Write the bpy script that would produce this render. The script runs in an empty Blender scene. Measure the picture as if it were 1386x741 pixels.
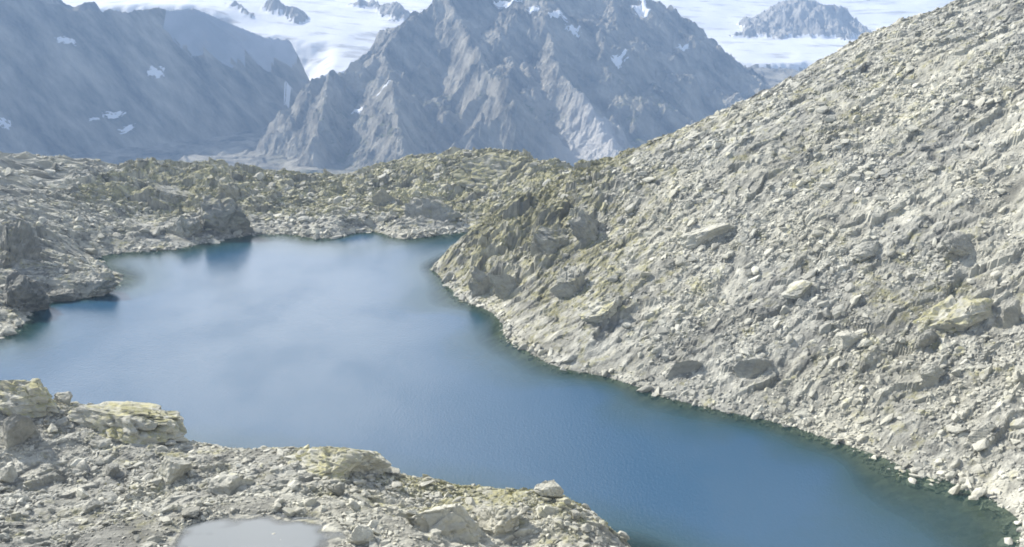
import bpy, bmesh, math, random
import numpy as np
from mathutils import Vector, Euler

R = math.radians
random.seed(7)
rng = np.random.default_rng(11)
scene = bpy.context.scene
COL = scene.collection

# ------------------------------------------------------------------ camera, sky, sun, exposure
W0, H0, F0 = 1386.0, 741.0, 1331.0
CAMZ, PITCH = 100.0, 16.33
cam = bpy.data.cameras.new('camera')
cam.sensor_width = 36.0
cam.lens = 36.0 * F0 / W0
cam.clip_start, cam.clip_end = 0.5, 20000
camo = bpy.data.objects.new('camera', cam)
camo.location = (0, 0, CAMZ)
camo.rotation_euler = (R(90 - PITCH), 0, 0)
COL.objects.link(camo)
scene.camera = camo

SUN_EL, SUN_AZ = 38.0, -56.0          # azimuth measured from +Y (view direction), negative = to the left
world = bpy.data.worlds.new('World')
scene.world = world
world.use_nodes = True
nt = world.node_tree
nt.nodes.clear()
wo = nt.nodes.new('ShaderNodeOutputWorld')
bg = nt.nodes.new('ShaderNodeBackground')
sky = nt.nodes.new('ShaderNodeTexSky')
sky.sky_type = 'NISHITA'
sky.sun_disc = False
sky.sun_elevation = R(SUN_EL)
sky.sun_rotation = R(SUN_AZ)
sky.altitude = 2600
bg.inputs['Strength'].default_value = 0.085
# fair-weather clouds in the sky above the peaks
tc = nt.nodes.new('ShaderNodeTexCoord')
mp = nt.nodes.new('ShaderNodeMapping')
mp.inputs['Location'].default_value = (0.35, 0.1, 0.0)
mp.inputs['Scale'].default_value = (1.0, 1.0, 1.7)
nz = nt.nodes.new('ShaderNodeTexNoise')
nz.inputs['Scale'].default_value = 2.6
nz.inputs['Detail'].default_value = 6
nz.inputs['Roughness'].default_value = 0.55
ramp = nt.nodes.new('ShaderNodeValToRGB')
ramp.color_ramp.elements[0].position = 0.45
ramp.color_ramp.elements[1].position = 0.66
# one big bank of cloud stands over the far glacier
vd = nt.nodes.new('ShaderNodeVectorMath'); vd.operation = 'DISTANCE'
vd.inputs[1].default_value = (-0.19, 0.92, 0.34)
vr = nt.nodes.new('ShaderNodeMapRange')
vr.inputs['From Min'].default_value = 0.04
vr.inputs['From Max'].default_value = 0.36
vr.inputs['To Min'].default_value = 0.22
vr.inputs['To Max'].default_value = -0.04
ad = nt.nodes.new('ShaderNodeMath'); ad.operation = 'ADD'
mx = nt.nodes.new('ShaderNodeMixRGB')
mx.inputs['Color2'].default_value = (21.0, 21.2, 21.6, 1)
L = nt.links.new
L(tc.outputs['Generated'], mp.inputs['Vector'])
L(mp.outputs[0], nz.inputs['Vector'])
L(tc.outputs['Generated'], vd.inputs[0])
L(vd.outputs['Value'], vr.inputs['Value'])
L(nz.outputs[0], ad.inputs[0]); L(vr.outputs[0], ad.inputs[1])
L(ad.outputs[0], ramp.inputs['Fac'])
L(ramp.outputs['Color'], mx.inputs['Fac'])
L(sky.outputs[0], mx.inputs['Color1'])
L(mx.outputs[0], bg.inputs['Color'])
L(bg.outputs[0], wo.inputs['Surface'])

sun = bpy.data.lights.new('sun', 'SUN')
sun.energy = 5.0
sun.angle = R(0.5)
sun.color = (1.0, 0.95, 0.87)
suno = bpy.data.objects.new('sun', sun)
sv = Vector((math.sin(R(SUN_AZ)) * math.cos(R(SUN_EL)), math.cos(R(SUN_AZ)) * math.cos(R(SUN_EL)), math.sin(R(SUN_EL))))
suno.rotation_euler = sv.to_track_quat('Z', 'Y').to_euler()
suno.location = (-300, 150, 400)
COL.objects.link(suno)

scene.view_settings.view_transform = 'Standard'
scene.view_settings.look = 'None'
scene.view_settings.gamma = 1
scene.view_settings.use_curve_mapping = False
scene.view_settings.exposure = 0.82
cy = scene.cycles
scene.render.engine = 'CYCLES'
cy.use_denoising = True
cy.max_bounces = 5
cy.diffuse_bounces = 2
cy.glossy_bounces = 2
cy.transparent_max_bounces = 12
cy.volume_bounces = 0
cy.filter_width = 1.8

# ------------------------------------------------------------------ survey helpers
sp, cp = math.sin(R(PITCH)), math.cos(R(PITCH))

def ray(px, py):
    u, v = (px - W0 / 2) / F0, (py - H0 / 2) / F0
    return np.array([u, cp - v * sp, -sp - v * cp])

def PY(px, py, Y):
    d = ray(px, py)
    return np.array([0, 0, CAMZ]) + d * (Y / d[1])

def PZ(px, py, z=0.0):
    d = ray(px, py)
    return np.array([0, 0, CAMZ]) + d * ((z - CAMZ) / d[2])

def project(p):
    x, y, z = p[..., 0], p[..., 1], p[..., 2] - CAMZ
    f = y * cp - z * sp
    u = y * sp + z * cp
    return W0 / 2 + F0 * x / f, H0 / 2 - F0 * u / f, f

# ------------------------------------------------------------------ noise
_perm = rng.permutation(1024).astype(np.int64)
_perm = np.concatenate([_perm, _perm])
_rnd = rng.random(1024)

def _h(ix, iy, seed=0):
    return _perm[(_perm[(ix + seed * 131) & 1023] + iy) & 1023]

def perlin(x, y, seed=0):
    x0, y0 = np.floor(x), np.floor(y)
    ix, iy = x0.astype(np.int64), y0.astype(np.int64)
    fx, fy = x - x0, y - y0
    u, v = fx * fx * fx * (fx * (fx * 6 - 15) + 10), fy * fy * fy * (fy * (fy * 6 - 15) + 10)
    def g(dx, dy):
        a = _rnd[_h(ix + dx, iy + dy, seed)] * 2 * np.pi
        return np.cos(a) * (fx - dx) + np.sin(a) * (fy - dy)
    n0 = g(0, 0) * (1 - u) + g(1, 0) * u
    n1 = g(0, 1) * (1 - u) + g(1, 1) * u
    return (n0 * (1 - v) + n1 * v) * 1.5

def fbm(x, y, o=5, seed=0, gain=0.5, lac=2.03):
    s, a = 0, 1.0
    for k in range(o):
        s = s + a * perlin(x, y, seed + k)
        x, y, a = x * lac + 17.3, y * lac + 5.1, a * gain
    return s

def ridged(x, y, o=5, seed=0, gain=0.55):
    s, a, w = 0, 1.0, 1.0
    for k in range(o):
        n = 1 - np.abs(perlin(x, y, seed + k))
        n = n * n
        s = s + a * n * w
        w = np.clip(n * 1.4, 0, 1)
        x, y, a = x * 2.07 + 9.7, y * 2.07 + 3.3, a * gain
    return s

def blocks(x, y, seed=0):
    """Cellular blocks: a random level and tilt for every cell, F2-F1 for the joints."""
    ix, iy = np.floor(x).astype(np.int64), np.floor(y).astype(np.int64)
    b1 = np.full(x.shape, 9.0); b2 = np.full(x.shape, 9.0)
    lev = np.zeros(x.shape)
    for dx in (-1, 0, 1):
        for dy in (-1, 0, 1):
            hh = _h(ix + dx, iy + dy, seed)
            ox, oy = _rnd[hh], _rnd[(hh * 7 + 13) & 1023]
            ex, ey = x - (ix + dx + ox), y - (iy + dy + oy)
            d = np.sqrt(ex * ex + ey * ey)
            l = (_rnd[(hh * 5 + 101) & 1023] - 0.5) + ex * (_rnd[(hh * 3 + 7) & 1023] - 0.5) * 1.6 + ey * (_rnd[(hh * 11 + 3) & 1023] - 0.5) * 1.6
            m = d < b1
            b2 = np.where(m, b1, np.minimum(b2, d))
            lev = np.where(m, l, lev)
            b1 = np.where(m, d, b1)
    return lev, b2 - b1

def smooth(a, b, x):
    t = np.clip((x - a) / (b - a), 0, 1)
    return t * t * (3 - 2 * t)

class TPS:
    def __init__(s, pts, reg=0.0):
        p = np.array(pts, float)
        s.c = p[:, :2]
        n = len(p)
        s.k = 100.0
        A = np.zeros((n + 3, n + 3))
        A[:n, :n] = s.U(np.linalg.norm(p[:, None, :2] - p[None, :, :2], axis=2)) + np.eye(n) * reg
        A[:n, n] = 1
        A[:n, n + 1:] = p[:, :2] / s.k
        A[n:, :n] = A[:n, n:].T
        s.w = np.linalg.solve(A, np.concatenate([p[:, 2], [0, 0, 0]]))
    def U(s, r):
        r = r / s.k
        return r * r * np.log(r + 1e-9)
    def __call__(s, x, y):
        out = s.w[-3] + s.w[-2] * x / s.k + s.w[-1] * y / s.k
        for (cx, cy_), w in zip(s.c, s.w[:-3]):
            r2 = ((x - cx) ** 2 + (y - cy_) ** 2) / s.k ** 2
            out = out + w * 0.5 * r2 * np.log(r2 + 1e-12)
        return out

class Grid:
    def __init__(s, xs, ys, z):
        s.xs, s.ys, s.z = xs, ys, z
    def __call__(s, x, y):
        i = np.clip(np.searchsorted(s.xs, x) - 1, 0, len(s.xs) - 2)
        j = np.clip(np.searchsorted(s.ys, y) - 1, 0, len(s.ys) - 2)
        fx = np.clip((x - s.xs[i]) / (s.xs[i + 1] - s.xs[i]), 0, 1)
        fy = np.clip((y - s.ys[j]) / (s.ys[j + 1] - s.ys[j]), 0, 1)
        z = s.z
        return (z[j, i] * (1 - fx) + z[j, i + 1] * fx) * (1 - fy) + (z[j + 1, i] * (1 - fx) + z[j + 1, i + 1] * fx) * fy
    def normal(s, x, y, e=1.5):
        gx = (s(x + e, y) - s(x - e, y)) / (2 * e)
        gy = (s(x, y + e) - s(x, y - e)) / (2 * e)
        n = np.stack([-gx, -gy, np.ones_like(gx)], -1)
        return n / np.linalg.norm(n, axis=-1, keepdims=True)

def np_mesh(name, verts, faces, mat, attrs=None, smooth_shade=False):
    """faces: (n, k) array with k = 3 or 4"""
    me = bpy.data.meshes.new(name)
    verts = np.ascontiguousarray(verts, dtype=np.float32)
    faces = np.ascontiguousarray(faces, dtype=np.int32)
    k = faces.shape[1]
    me.vertices.add(len(verts)); me.vertices.foreach_set('co', verts.ravel())
    me.loops.add(faces.size); me.loops.foreach_set('vertex_index', faces.ravel())
    me.polygons.add(len(faces))
    me.polygons.foreach_set('loop_start', np.arange(0, faces.size, k, dtype=np.int32))
    me.polygons.foreach_set('use_smooth', np.full(len(faces), smooth_shade))
    me.update(calc_edges=True)
    for a, v in (attrs or {}).items():
        at = me.attributes.new(a, 'FLOAT', 'POINT')
        at.data.foreach_set('value', np.ascontiguousarray(v, dtype=np.float32).ravel())
    me.materials.append(mat)
    return me

def link(name, me):
    o = bpy.data.objects.new(name, me)
    COL.objects.link(o)
    return o

def struct(name, me):
    o = link(name, me)
    o['kind'] = 'structure'
    return o

def thing(o, label, cat, group=None):
    o['label'] = label
    o['category'] = cat
    if group:
        o['group'] = group
    return o

def grid_faces(nx, ny, mask=None):
    i = np.arange(nx * ny).reshape(ny, nx)
    f = np.stack([i[:-1, :-1], i[:-1, 1:], i[1:, 1:], i[1:, :-1]], -1).reshape(-1, 4)
    return f if mask is None else f[mask.ravel()]

def compact(verts, faces, attrs):
    used = np.unique(faces)
    re = np.full(len(verts), -1, np.int64)
    re[used] = np.arange(len(used))
    return verts[used], re[faces], {k: v.ravel()[used] for k, v in attrs.items()}

# ------------------------------------------------------------------ materials
class NB:
    def __init__(s, name):
        s.m = bpy.data.materials.new(name)
        s.m.use_nodes = True
        s.t = s.m.node_tree
        s.t.nodes.clear()
        s.out = s.n('OutputMaterial')
        s.geo = s.n('NewGeometry')
    def n(s, t, **k):
        nd = s.t.nodes.new('ShaderNode' + t)
        for a, v in k.items():
            setattr(nd, a, v)
        return nd
    def l(s, a, b):
        s.t.links.new(a, b)
    def pos(s, scale=(1, 1, 1), rot=(0, 0, 0)):
        m = s.n('Mapping')
        m.inputs['Scale'].default_value = scale
        m.inputs['Rotation'].default_value = rot
        s.l(s.geo.outputs['Position'], m.inputs['Vector'])
        return m.outputs[0]
    def noise(s, vec, scale, detail=5, rough=0.6):
        t = s.n('TexNoise')
        t.inputs['Scale'].default_value = scale
        t.inputs['Detail'].default_value = detail
        t.inputs['Roughness'].default_value = rough
        s.l(vec, t.inputs['Vector'])
        return t.outputs[0]
    def voro(s, vec, scale, feature='F1', out='Distance'):
        t = s.n('TexVoronoi', feature=feature)
        t.inputs['Scale'].default_value = scale
        s.l(vec, t.inputs['Vector'])
        return t.outputs[out]
    def attr(s, name):
        return s.n('Attribute', attribute_name=name).outputs['Fac']
    def rng(s, v, a, b, c=0.0, d=1.0):
        t = s.n('MapRange')
        for k, x in zip(('From Min', 'From Max', 'To Min', 'To Max'), (a, b, c, d)):
            t.inputs[k].default_value = x
        s.l(v, t.inputs['Value'])
        return t.outputs[0]
    def math(s, op, a, b=None):
        t = s.n('Math', operation=op)
        for k, v in enumerate((a, b)):
            if v is None:
                continue
            if isinstance(v, (int, float)):
                t.inputs[k].default_value = v
            else:
                s.l(v, t.inputs[k])
        return t.outputs[0]
    def mix(s, f, a, b, mode='MIX'):
        t = s.n('MixRGB', blend_type=mode)
        for k, v in zip(('Fac', 'Color1', 'Color2'), (f, a, b)):
            if isinstance(v, (int, float)):
                t.inputs[k].default_value = v
            elif isinstance(v, tuple):
                t.inputs[k].default_value = (*v, 1)
            else:
                s.l(v, t.inputs[k])
        return t.outputs[0]
    def bump(s, h, dist, strength=1.0, prev=None):
        t = s.n('Bump')
        t.inputs['Distance'].default_value = dist
        t.inputs['Strength'].default_value = strength
        s.l(h, t.inputs['Height'])
        if prev is not None:
            s.l(prev, t.inputs['Normal'])
        return t.outputs[0]
    def bsdf(s, col, rough, normal=None, spec=0.3):
        b = s.n('BsdfPrincipled')
        if isinstance(col, tuple):
            b.inputs['Base Color'].default_value = (*col, 1)
        else:
            s.l(col, b.inputs['Base Color'])
        b.inputs['Roughness'].default_value = rough
        b.inputs['Specular IOR Level'].default_value = spec
        if normal is not None:
            s.l(normal, b.inputs['Normal'])
        s.l(b.outputs[0], s.out.inputs['Surface'])
        return b

GRASS_A, GRASS_B = (0.17, 0.175, 0.075), (0.43, 0.40, 0.215)

def rock_material(name, scale=1.0, terrain=False, base=0.0, instance=False, relief=1.0):
    b = NB(name)
    p = b.pos()
    pa = b.pos((0.45, 1.0, 0.8), (0, 0, 0.25))
    big = b.noise(p, 0.035 * scale, 5, 0.6)
    mid = b.noise(pa, 0.35 * scale, 7, 0.65)
    fine = b.noise(p, 2.6 * scale, 6, 0.7)
    col = b.mix(b.rng(mid, 0.33, 0.67), (0.29 + base, 0.291 + base, 0.262 + base), (0.555 + base, 0.553 + base, 0.49 + base))
    col = b.mix(b.rng(big, 0.42, 0.62, 0, 0.5), col, (0.51, 0.495, 0.40))
    col = b.mix(b.rng(fine, 0.40, 0.62, 0.30, 0), col, (0.20, 0.197, 0.185))
    # dark joints between slabs
    # pale yellow-green crust lichen and moss, on what faces up
    nrm = b.n('SeparateXYZ')
    b.l(b.geo.outputs['Normal'], nrm.inputs[0])
    up = b.rng(nrm.outputs[2], 0.1, 0.6)
    veg = b.attr('veg')
    gn = b.noise(p, 0.22 * scale, 6, 0.7)
    gf = b.noise(p, 1.4 * scale, 5, 0.7)
    gcol = b.mix(b.rng(gf, 0.35, 0.65), GRASS_A, GRASS_B)
    gm = b.math('ADD', veg, b.rng(gn, 0.3, 0.7, -0.38, 0.5))
    gm = b.math('MULTIPLY', b.rng(gm, 0.32, 0.62), b.rng(gf, 0.30, 0.52))
    gm = b.math('MULTIPLY', gm, up)
    col = b.mix(b.math('MULTIPLY', gm, 0.85), col, gcol)
    tone = b.attr('tone')
    if instance:
        oi = b.n('ObjectInfo')
        tone = b.rng(oi.outputs['Random'], 0, 1, -0.12, 0.16)
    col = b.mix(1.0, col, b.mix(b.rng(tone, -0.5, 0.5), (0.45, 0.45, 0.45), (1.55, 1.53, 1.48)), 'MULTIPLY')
    h1 = b.noise(p, 1.9 * scale, 8, 0.72)
    h2 = b.voro(p, 2.1 * scale)
    nb = b.bump(h1, 0.45 * relief, 0.9)
    nb = b.bump(h2, 0.3 * relief, 0.6, nb)
    b.bsdf(col, 0.92, nb, 0.2)
    return b.m

M_ground = rock_material('scree_ground', 1.0, True, relief=0.5)
M_rock = rock_material('loose_rock', 1.0, relief=0.22)
M_boulder = rock_material('boulder_rock', 1.0, instance=True, relief=0.3)

# ------------------------------------------------------------------ near terrain: the lake basin
C = []
def cy_(px, py, Y): C.append(PY(px, py, Y))
def cz_(px, py, z=0.0): C.append(PZ(px, py, z))
def cw_(x, y, z): C.append(np.array([x, y, z], float))

SHORE_L = [(0, 457), (28, 440), (52, 417), (100, 408), (148, 390), (166, 376), (142, 362), (132, 348), (200, 341), (280, 329),
           (332, 319), (400, 318), (470, 321), (530, 322), (600, 317), (650, 312)]
SHORE_R = [(594, 370), (612, 392), (640, 412), (682, 442), (727, 482), (780, 503), (880, 529), (960, 551), (1060, 573), (1120, 592),
           (1200, 618), (1290, 650), (1350, 678), (1384, 705), (1378, 745)]
for q in SHORE_L + SHORE_R: cz_(*q)
for q in [(1330, 800), (1200, 850), (1000, 850)]: cz_(*q)
for q in [(-112, 197, 0), (-60, 187, 0), (-10, 172, 0), (25, 158, 0), (-190, 262, 0), (-215, 238, 0), (-190, 212, 0)]: cw_(*q)
for q in [(-150, 235, -8), (-60, 230, -12), (0, 210, -12), (30, 195, -10), (60, 170, -8), (75, 155, -5)]: cw_(*q)
for q in [(300, 400), (300, 470), (600, 480), (800, 600), (1000, 660), (1120, 710), (480, 360), (100, 460), ]: cz_(*q, -12)
cz_(1290, 715, -3.0); cz_(872, 738, -9); cz_(960, 770, -9); cz_(780, 700, -10)
# inside of the right-hand shore: a little above the water
for q in SHORE_R[1:-1]:
    p = PZ(*q); cw_(p[0] + 6.5, p[1] + 4.6, 4.6); sh = 0.35 if q[0] > 1150 else 1.0; cw_(p[0] - 6.5, p[1] - 4.6, -3.2 * sh); cw_(p[0] - 14, p[1] - 9, -6.5 * sh)
for q in SHORE_L[8:-1]:
    p = PZ(*q); cw_(p[0], p[1] + 13, 4.0); cw_(p[0], p[1] - 14, -4.0)
for q in SHORE_L[:5:2]:
    p = PZ(*q); cw_(p[0] - 5, p[1] + 9, 2.5); cw_(p[0] + 6, p[1] - 8, -3.5)
# spur crest on the right
CREST = [(601, 352, 344), (624, 332, 347), (650, 305, 352), (690, 280, 358), (735, 262, 364), (780, 245, 368), (830, 225, 370), (900, 190, 372), (960, 160, 373), (1030, 130, 374),
         (1090, 100, 375), (1160, 58, 376), (1230, 27, 378), (1320, 0, 380), (1420, -28, 380)]
for q in CREST: cy_(*q)
for px, py, Y in CREST[5:]:
    p = PY(px, py, Y); cw_(p[0] + 4, p[1] + 45, p[2] - 14); cw_(p[0] + 10, p[1] + 110, p[2] - 55)
for q in [(-24, 372, -3), (-45, 372, -8), (-14, 392, -3), (8, 396, 1.0), (20, 392, 4)]: cw_(*q)
for q in [(165, 180, 48), (260, 300, 120), (130, 110, 52), (90, 60, 72), (290, 200, 130)]: cw_(*q)
# far shelf
FAR = [(-180, 205, 465), (0, 220, 470), (60, 216, 470), (150, 229, 470), (280, 231, 475), (370, 238, 480), (450, 241, 482), (530, 228, 490), (600, 211, 492),
       (660, 207, 484), (720, 216, 474), (775, 243, 462)]
for q in FAR:
    cy_(*q)
    p = PY(*q); cw_(p[0], p[1] + 45, p[2] - 12); cw_(p[0], p[1] + 130, p[2] - 60); cw_(p[0], p[1] + 420, p[2] - 330)
for q in [(200, 300, 415), (100, 300, 380), (0, 300, 352), (0, 380, 312), (60, 375, 318), (-150, 300, 345), (-180, 400, 300), (270, 285, 425), (420, 285, 435), (560, 275, 440), (640, 270, 440)]: cy_(*q)
# foreground shelf
FG = [(-150, 515, 148), (0, 528, 148), (60, 541, 146), (115, 549, 144), (200, 574, 140), (217, 592, 138), (300, 606, 137), (400, 611, 135), (450, 606, 133), (520, 638, 129),
      (600, 652, 126), (700, 667, 122), (745, 664, 120), (790, 690, 117), (850, 741, 112), (900, 800, 106)]
for q in FG:
    cy_(*q)
    p = PY(*q)
    nx, ny = 0.35, 0.94
    cw_(p[0] + nx * 7, p[1] + ny * 7, p[2] - 6); cw_(p[0] + nx * 19, p[1] + ny * 19, p[2] - 20)
for q in [(0, 640, 125), (100, 640, 125), (0, 741, 104), (120, 741, 104), (600, 741, 104), (700, 741, 108), (560, 690, 115), (300, 660, 119)]: cy_(*q)
PONDZ = 37.6
for q in [(245, 722), (300, 700), (380, 694), (440, 708), (465, 741), (330, 741), (250, 741)]: cz_(*q, PONDZ)
for q in [(345, 722), (400, 735), (300, 735)]: cz_(*q, PONDZ - 1.0)
for q in [(-120, 60, 52), (-40, 60, 52), (20, 60, 52), (60, 70, 48), (-40, 85, 43), (0, 20, 86), (0, 0, 97.5), (-80, 0, 95), (80, 0, 100), (0, -30, 112)]: cw_(*q)

tps = TPS(C, reg=0.002)
xs = np.concatenate([np.arange(-420, -200, 6.0), np.arange(-200, 215, 0.5), np.arange(215, 420, 6.0)])
ys = np.concatenate([np.arange(-30, 95, 3.0), np.arange(95, 155, 0.3), np.arange(155, 420, 0.5), np.arange(420, 530, 0.6), np.arange(530, 960, 6.0)])
X, Y = np.meshgrid(xs, ys)
Z0 = tps(X, Y)
# rougher where the ground stands above the water, quiet lake bed
land = smooth(-1.5, 2.5, Z0)
fgm = 1 - smooth(150, 165, Y)                              # the foreground shelf
far = smooth(395, 430, Y)
right = smooth(-15, 25, X - (Y - 300) * -0.35) * smooth(150, 175, Y)
wx = X + 3 * fbm(X / 18, Y / 18, 3, 71)
wy = Y + 3 * fbm(X / 18 + 50, Y / 18, 3, 72)
rot = 0.30
xr, yr = wx * math.cos(rot) + wy * math.sin(rot), -wx * math.sin(rot) + wy * math.cos(rot)
b1, e1 = blocks(xr / 13, yr / 5.5, 1)
b2, e2 = blocks(xr / 5.2, yr / 2.3, 2)
b3, e3 = blocks(wx / 1.9, wy / 1.2, 3)
shf = smooth(0.3, 6.0, Z0)
Z = Z0 + shf * (fbm(X / 34, Y / 34, 5, 20) * (1.3 + 1.6 * far) * (1 - 0.5 * fgm)
                 + b1 * (1.3 + 1.2 * far) * (1 - 0.6 * fgm)
                 + (ridged(X / 11, Y / 8, 4, 40) - 0.9) * (0.7 + 0.7 * far) * (1 - 0.4 * fgm))
head = np.exp(-(((X - 8) / 30) ** 2 + ((Y - 335) / 34) ** 2))
lefth = smooth(-95, -130, X) * smooth(250, 290, Y) if False else (1 - smooth(-130, -95, X)) * smooth(250, 290, Y)
bh, eh = blocks(xr / 9 + 40, yr / 6, 9)
Z = Z + shf * (head * (bh * 4.2 + (ridged(xr / 12, yr / 7, 4, 44) - 0.9) * 2.6) + lefth * (bh * 1.6) + far * (bh * 0.8))
Z = Z + land * (b2 * (0.6 - 0.15 * fgm) + b3 * (0.2 + 0.06 * fgm)) * (0.35 + 0.65 * shf)
Z = Z + (1 - land) * fbm(X / 20, Y / 20, 3, 33) * 0.3
# the tarn lies in a level hollow
pc = PZ(350, 722, PONDZ)
pr = np.sqrt(((X - pc[0]) / 10.6) ** 2 + ((Y - pc[1] + 1.0) / 5.2) ** 2) + 0.22 * fbm(X / 4.0, Y / 4.0, 3, 90)
ring = smooth(1.0, 1.15, pr) * (1 - smooth(1.7, 2.2, pr))
Z = Z + np.maximum(0, PONDZ + 0.25 - Z) * ring
pm = 1 - smooth(0.9, 1.14, pr)
Z = Z * (1 - pm) + (PONDZ - 0.5 + 0.9 * smooth(0.55, 1.15, pr)) * pm
HT = Grid(xs, ys, Z)
HT0 = Grid(xs, ys, Z0)

def vegmask(x, y):
    """How much low turf and moss grows here (0..1): the headland, the shelf crests, the outcrops by the water."""
    v = np.full(np.shape(x), 0.13)
    def spot(cx, cy__, rx, ry, a):
        return a * np.exp(-(((x - cx) / rx) ** 2 + ((y - cy__) / ry) ** 2))
    v = v + spot(5, 345, 32, 38, 0.62) + spot(40, 360, 50, 14, 0.3) + spot(22, 285, 18, 26, 0.35)
    v = v + 0.42 * smooth(395, 430, y) * (np.abs(x) < 190)
    v = v + spot(-70, 150, 60, 10, 0.6) + spot(-22, 134, 12, 7, 0.65) + spot(6, 123, 24, 8, 0.7)
    v = v + spot(-125, 320, 16, 22, 0.22) + spot(100, 230, 18, 16, 0.25) + spot(100, 330, 60, 40, 0.14) + spot(-150, 330, 60, 60, 0.12)
    return v

VEG = vegmask(X, Y) + 0.12 * fbm(X / 14, Y / 14, 3, 60)
TONE = np.clip(b2 * 0.25 + b3 * 0.25, -0.3, 0.3) - 0.32 * (1 - smooth(0.0, 0.10, e2)) * land - 0.2 * (1 - smooth(0, 0.12, e3)) * land
TONE = TONE - land * (0.12 - 0.04 * far + 0.15 * head) + land * 0.22 * fbm(xr / 60, yr / 14, 4, 77)
TONE = TONE - 0.22 * ring
TONE = TONE - 0.22 * (1 - smooth(0.15, 0.8, Z)) * (Z < PONDZ - 5)    # the wet band along the waterline
me = np_mesh('terrain', np.stack([X, Y, Z], -1).reshape(-1, 3), grid_faces(len(xs), len(ys)), M_ground,
             {'veg': VEG, 'tone': TONE})
struct('terrain', me)

# ------------------------------------------------------------------ the lake and the tarn
def water_material(name, deep, shallow, clear, rough, wave, sky_spec=0.5, tint=(0.55, 0.75, 0.70)):
    b = NB(name)
    d = b.attr('depth')
    p = b.pos((1, 0.6, 1), (0, 0, 0.3))
    n1 = b.noise(p, 1.6, 4, 0.6)
    n2 = b.noise(p, 0.05, 3, 0.5)
    nb = b.bump(n1, wave, 1.0)
    dn = b.math('ADD', d, b.rng(b.noise(b.pos(), 0.25, 4), 0.3, 0.7, -0.5, 0.5))
    col = b.mix(b.rng(dn, 1.5, 9.0), shallow, deep)
    bs = b.n('BsdfPrincipled')
    b.l(col, bs.inputs['Base Color'])
    bs.inputs['IOR'].default_value = 1.333
    bs.inputs['Specular IOR Level'].default_value = sky_spec
    b.l(b.rng(n2, 0.35, 0.65, rough * 0.5, rough * 1.45), bs.inputs['Roughness'])
    b.l(nb, bs.inputs['Normal'])
    tr = b.n('BsdfTransparent')
    tr.inputs['Color'].default_value = (*tint, 1)
    ms = b.n('MixShader')
    b.l(b.rng(d, 0.0, clear, 0.25, 1.0), ms.inputs[0])
    b.l(tr.outputs[0], ms.inputs[1])
    b.l(bs.outputs[0], ms.inputs[2])
    b.l(ms.outputs[0], b.out.inputs['Surface'])
    return b.m

M_lake = water_material('lake_water', (0.024, 0.074, 0.134), (0.016, 0.050, 0.044), 4.2, 0.18, 0.06, 1.0, (0.60, 0.66, 0.59))  # dark teal of the shallows partly stands in for the bank's dark reflection
lx = np.arange(-260, 150, 1.0)
ly = np.arange(120, 425, 1.0)
LX, LY = np.meshgrid(lx, ly)
LD = -HT(LX, LY)
keep = (LD > -1.5)
keep = (keep[:-1, :-1] | keep[1:, 1:] | keep[1:, :-1] | keep[:-1, 1:])
v, f, a = compact(np.stack([LX, LY, np.zeros_like(LX)], -1).reshape(-1, 3), grid_faces(len(lx), len(ly), keep), {'depth': np.maximum(LD, 0)})
struct('lake', np_mesh('lake', v, f, M_lake, a, True))

M_pond = water_material('pond_water', (0.15, 0.185, 0.215), (0.18, 0.195, 0.195), 0.40, 0.10, 0.012, 1.0, (0.8, 0.8, 0.8))
qx = np.linspace(pc[0] - 14, pc[0] + 14, 90)
qy = np.linspace(pc[1] - 9, pc[1] + 8, 60)
QX, QY = np.meshgrid(qx, qy)
QD = PONDZ - HT(QX, QY)
prq = np.sqrt(((QX - pc[0]) / 10.6) ** 2 + ((QY - pc[1] + 1.0) / 5.2) ** 2)
keep = (QD > -0.3) & (prq < 1.3)
keep = (keep[:-1, :-1] | keep[1:, 1:] | keep[1:, :-1] | keep[:-1, 1:])
v, f, a = compact(np.stack([QX, QY, np.full_like(QX, PONDZ)], -1).reshape(-1, 3), grid_faces(len(qx), len(qy), keep), {'depth': np.maximum(QD, 0)})
struct('pond', np_mesh('pond', v, f, M_pond, a, True))

# ------------------------------------------------------------------ far mountains across the valley
fxs = np.concatenate([np.arange(-2500, 1500, 5.5), np.arange(1500, 2900, 14.0)])
fys = np.concatenate([np.arange(2150, 3500, 5.5), np.arange(3500, 5900, 12.0)])
FX, FY = np.meshgrid(fxs, fys)
def FT(pts): return TPS([PY(*p) for p in pts], reg=0.05)

def tent(pts, k, var=0.22, front=None):
    """A ridge: the highest of cones standing along a crest line."""
    P = [PY(*p) for p in pts]
    out = np.full(FX.shape, -5000.0)
    n1 = fbm(FX / 260, FY / 260, 3, 5) * var
    for a, b in zip(P[:-1], P[1:]):
        d = b - a
        t = np.clip(((FX - a[0]) * d[0] + (FY - a[1]) * d[1]) / (d[0] ** 2 + d[1] ** 2), 0, 1)
        dist = np.sqrt((FX - a[0] - t * d[0]) ** 2 + (FY - a[1] - t * d[1]) ** 2)
        kk = k if front is None else np.where(FY < a[1] + t * d[1], front, k)
        out = np.maximum(out, a[2] + t * d[2] - dist * (kk + n1))
    return out

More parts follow.
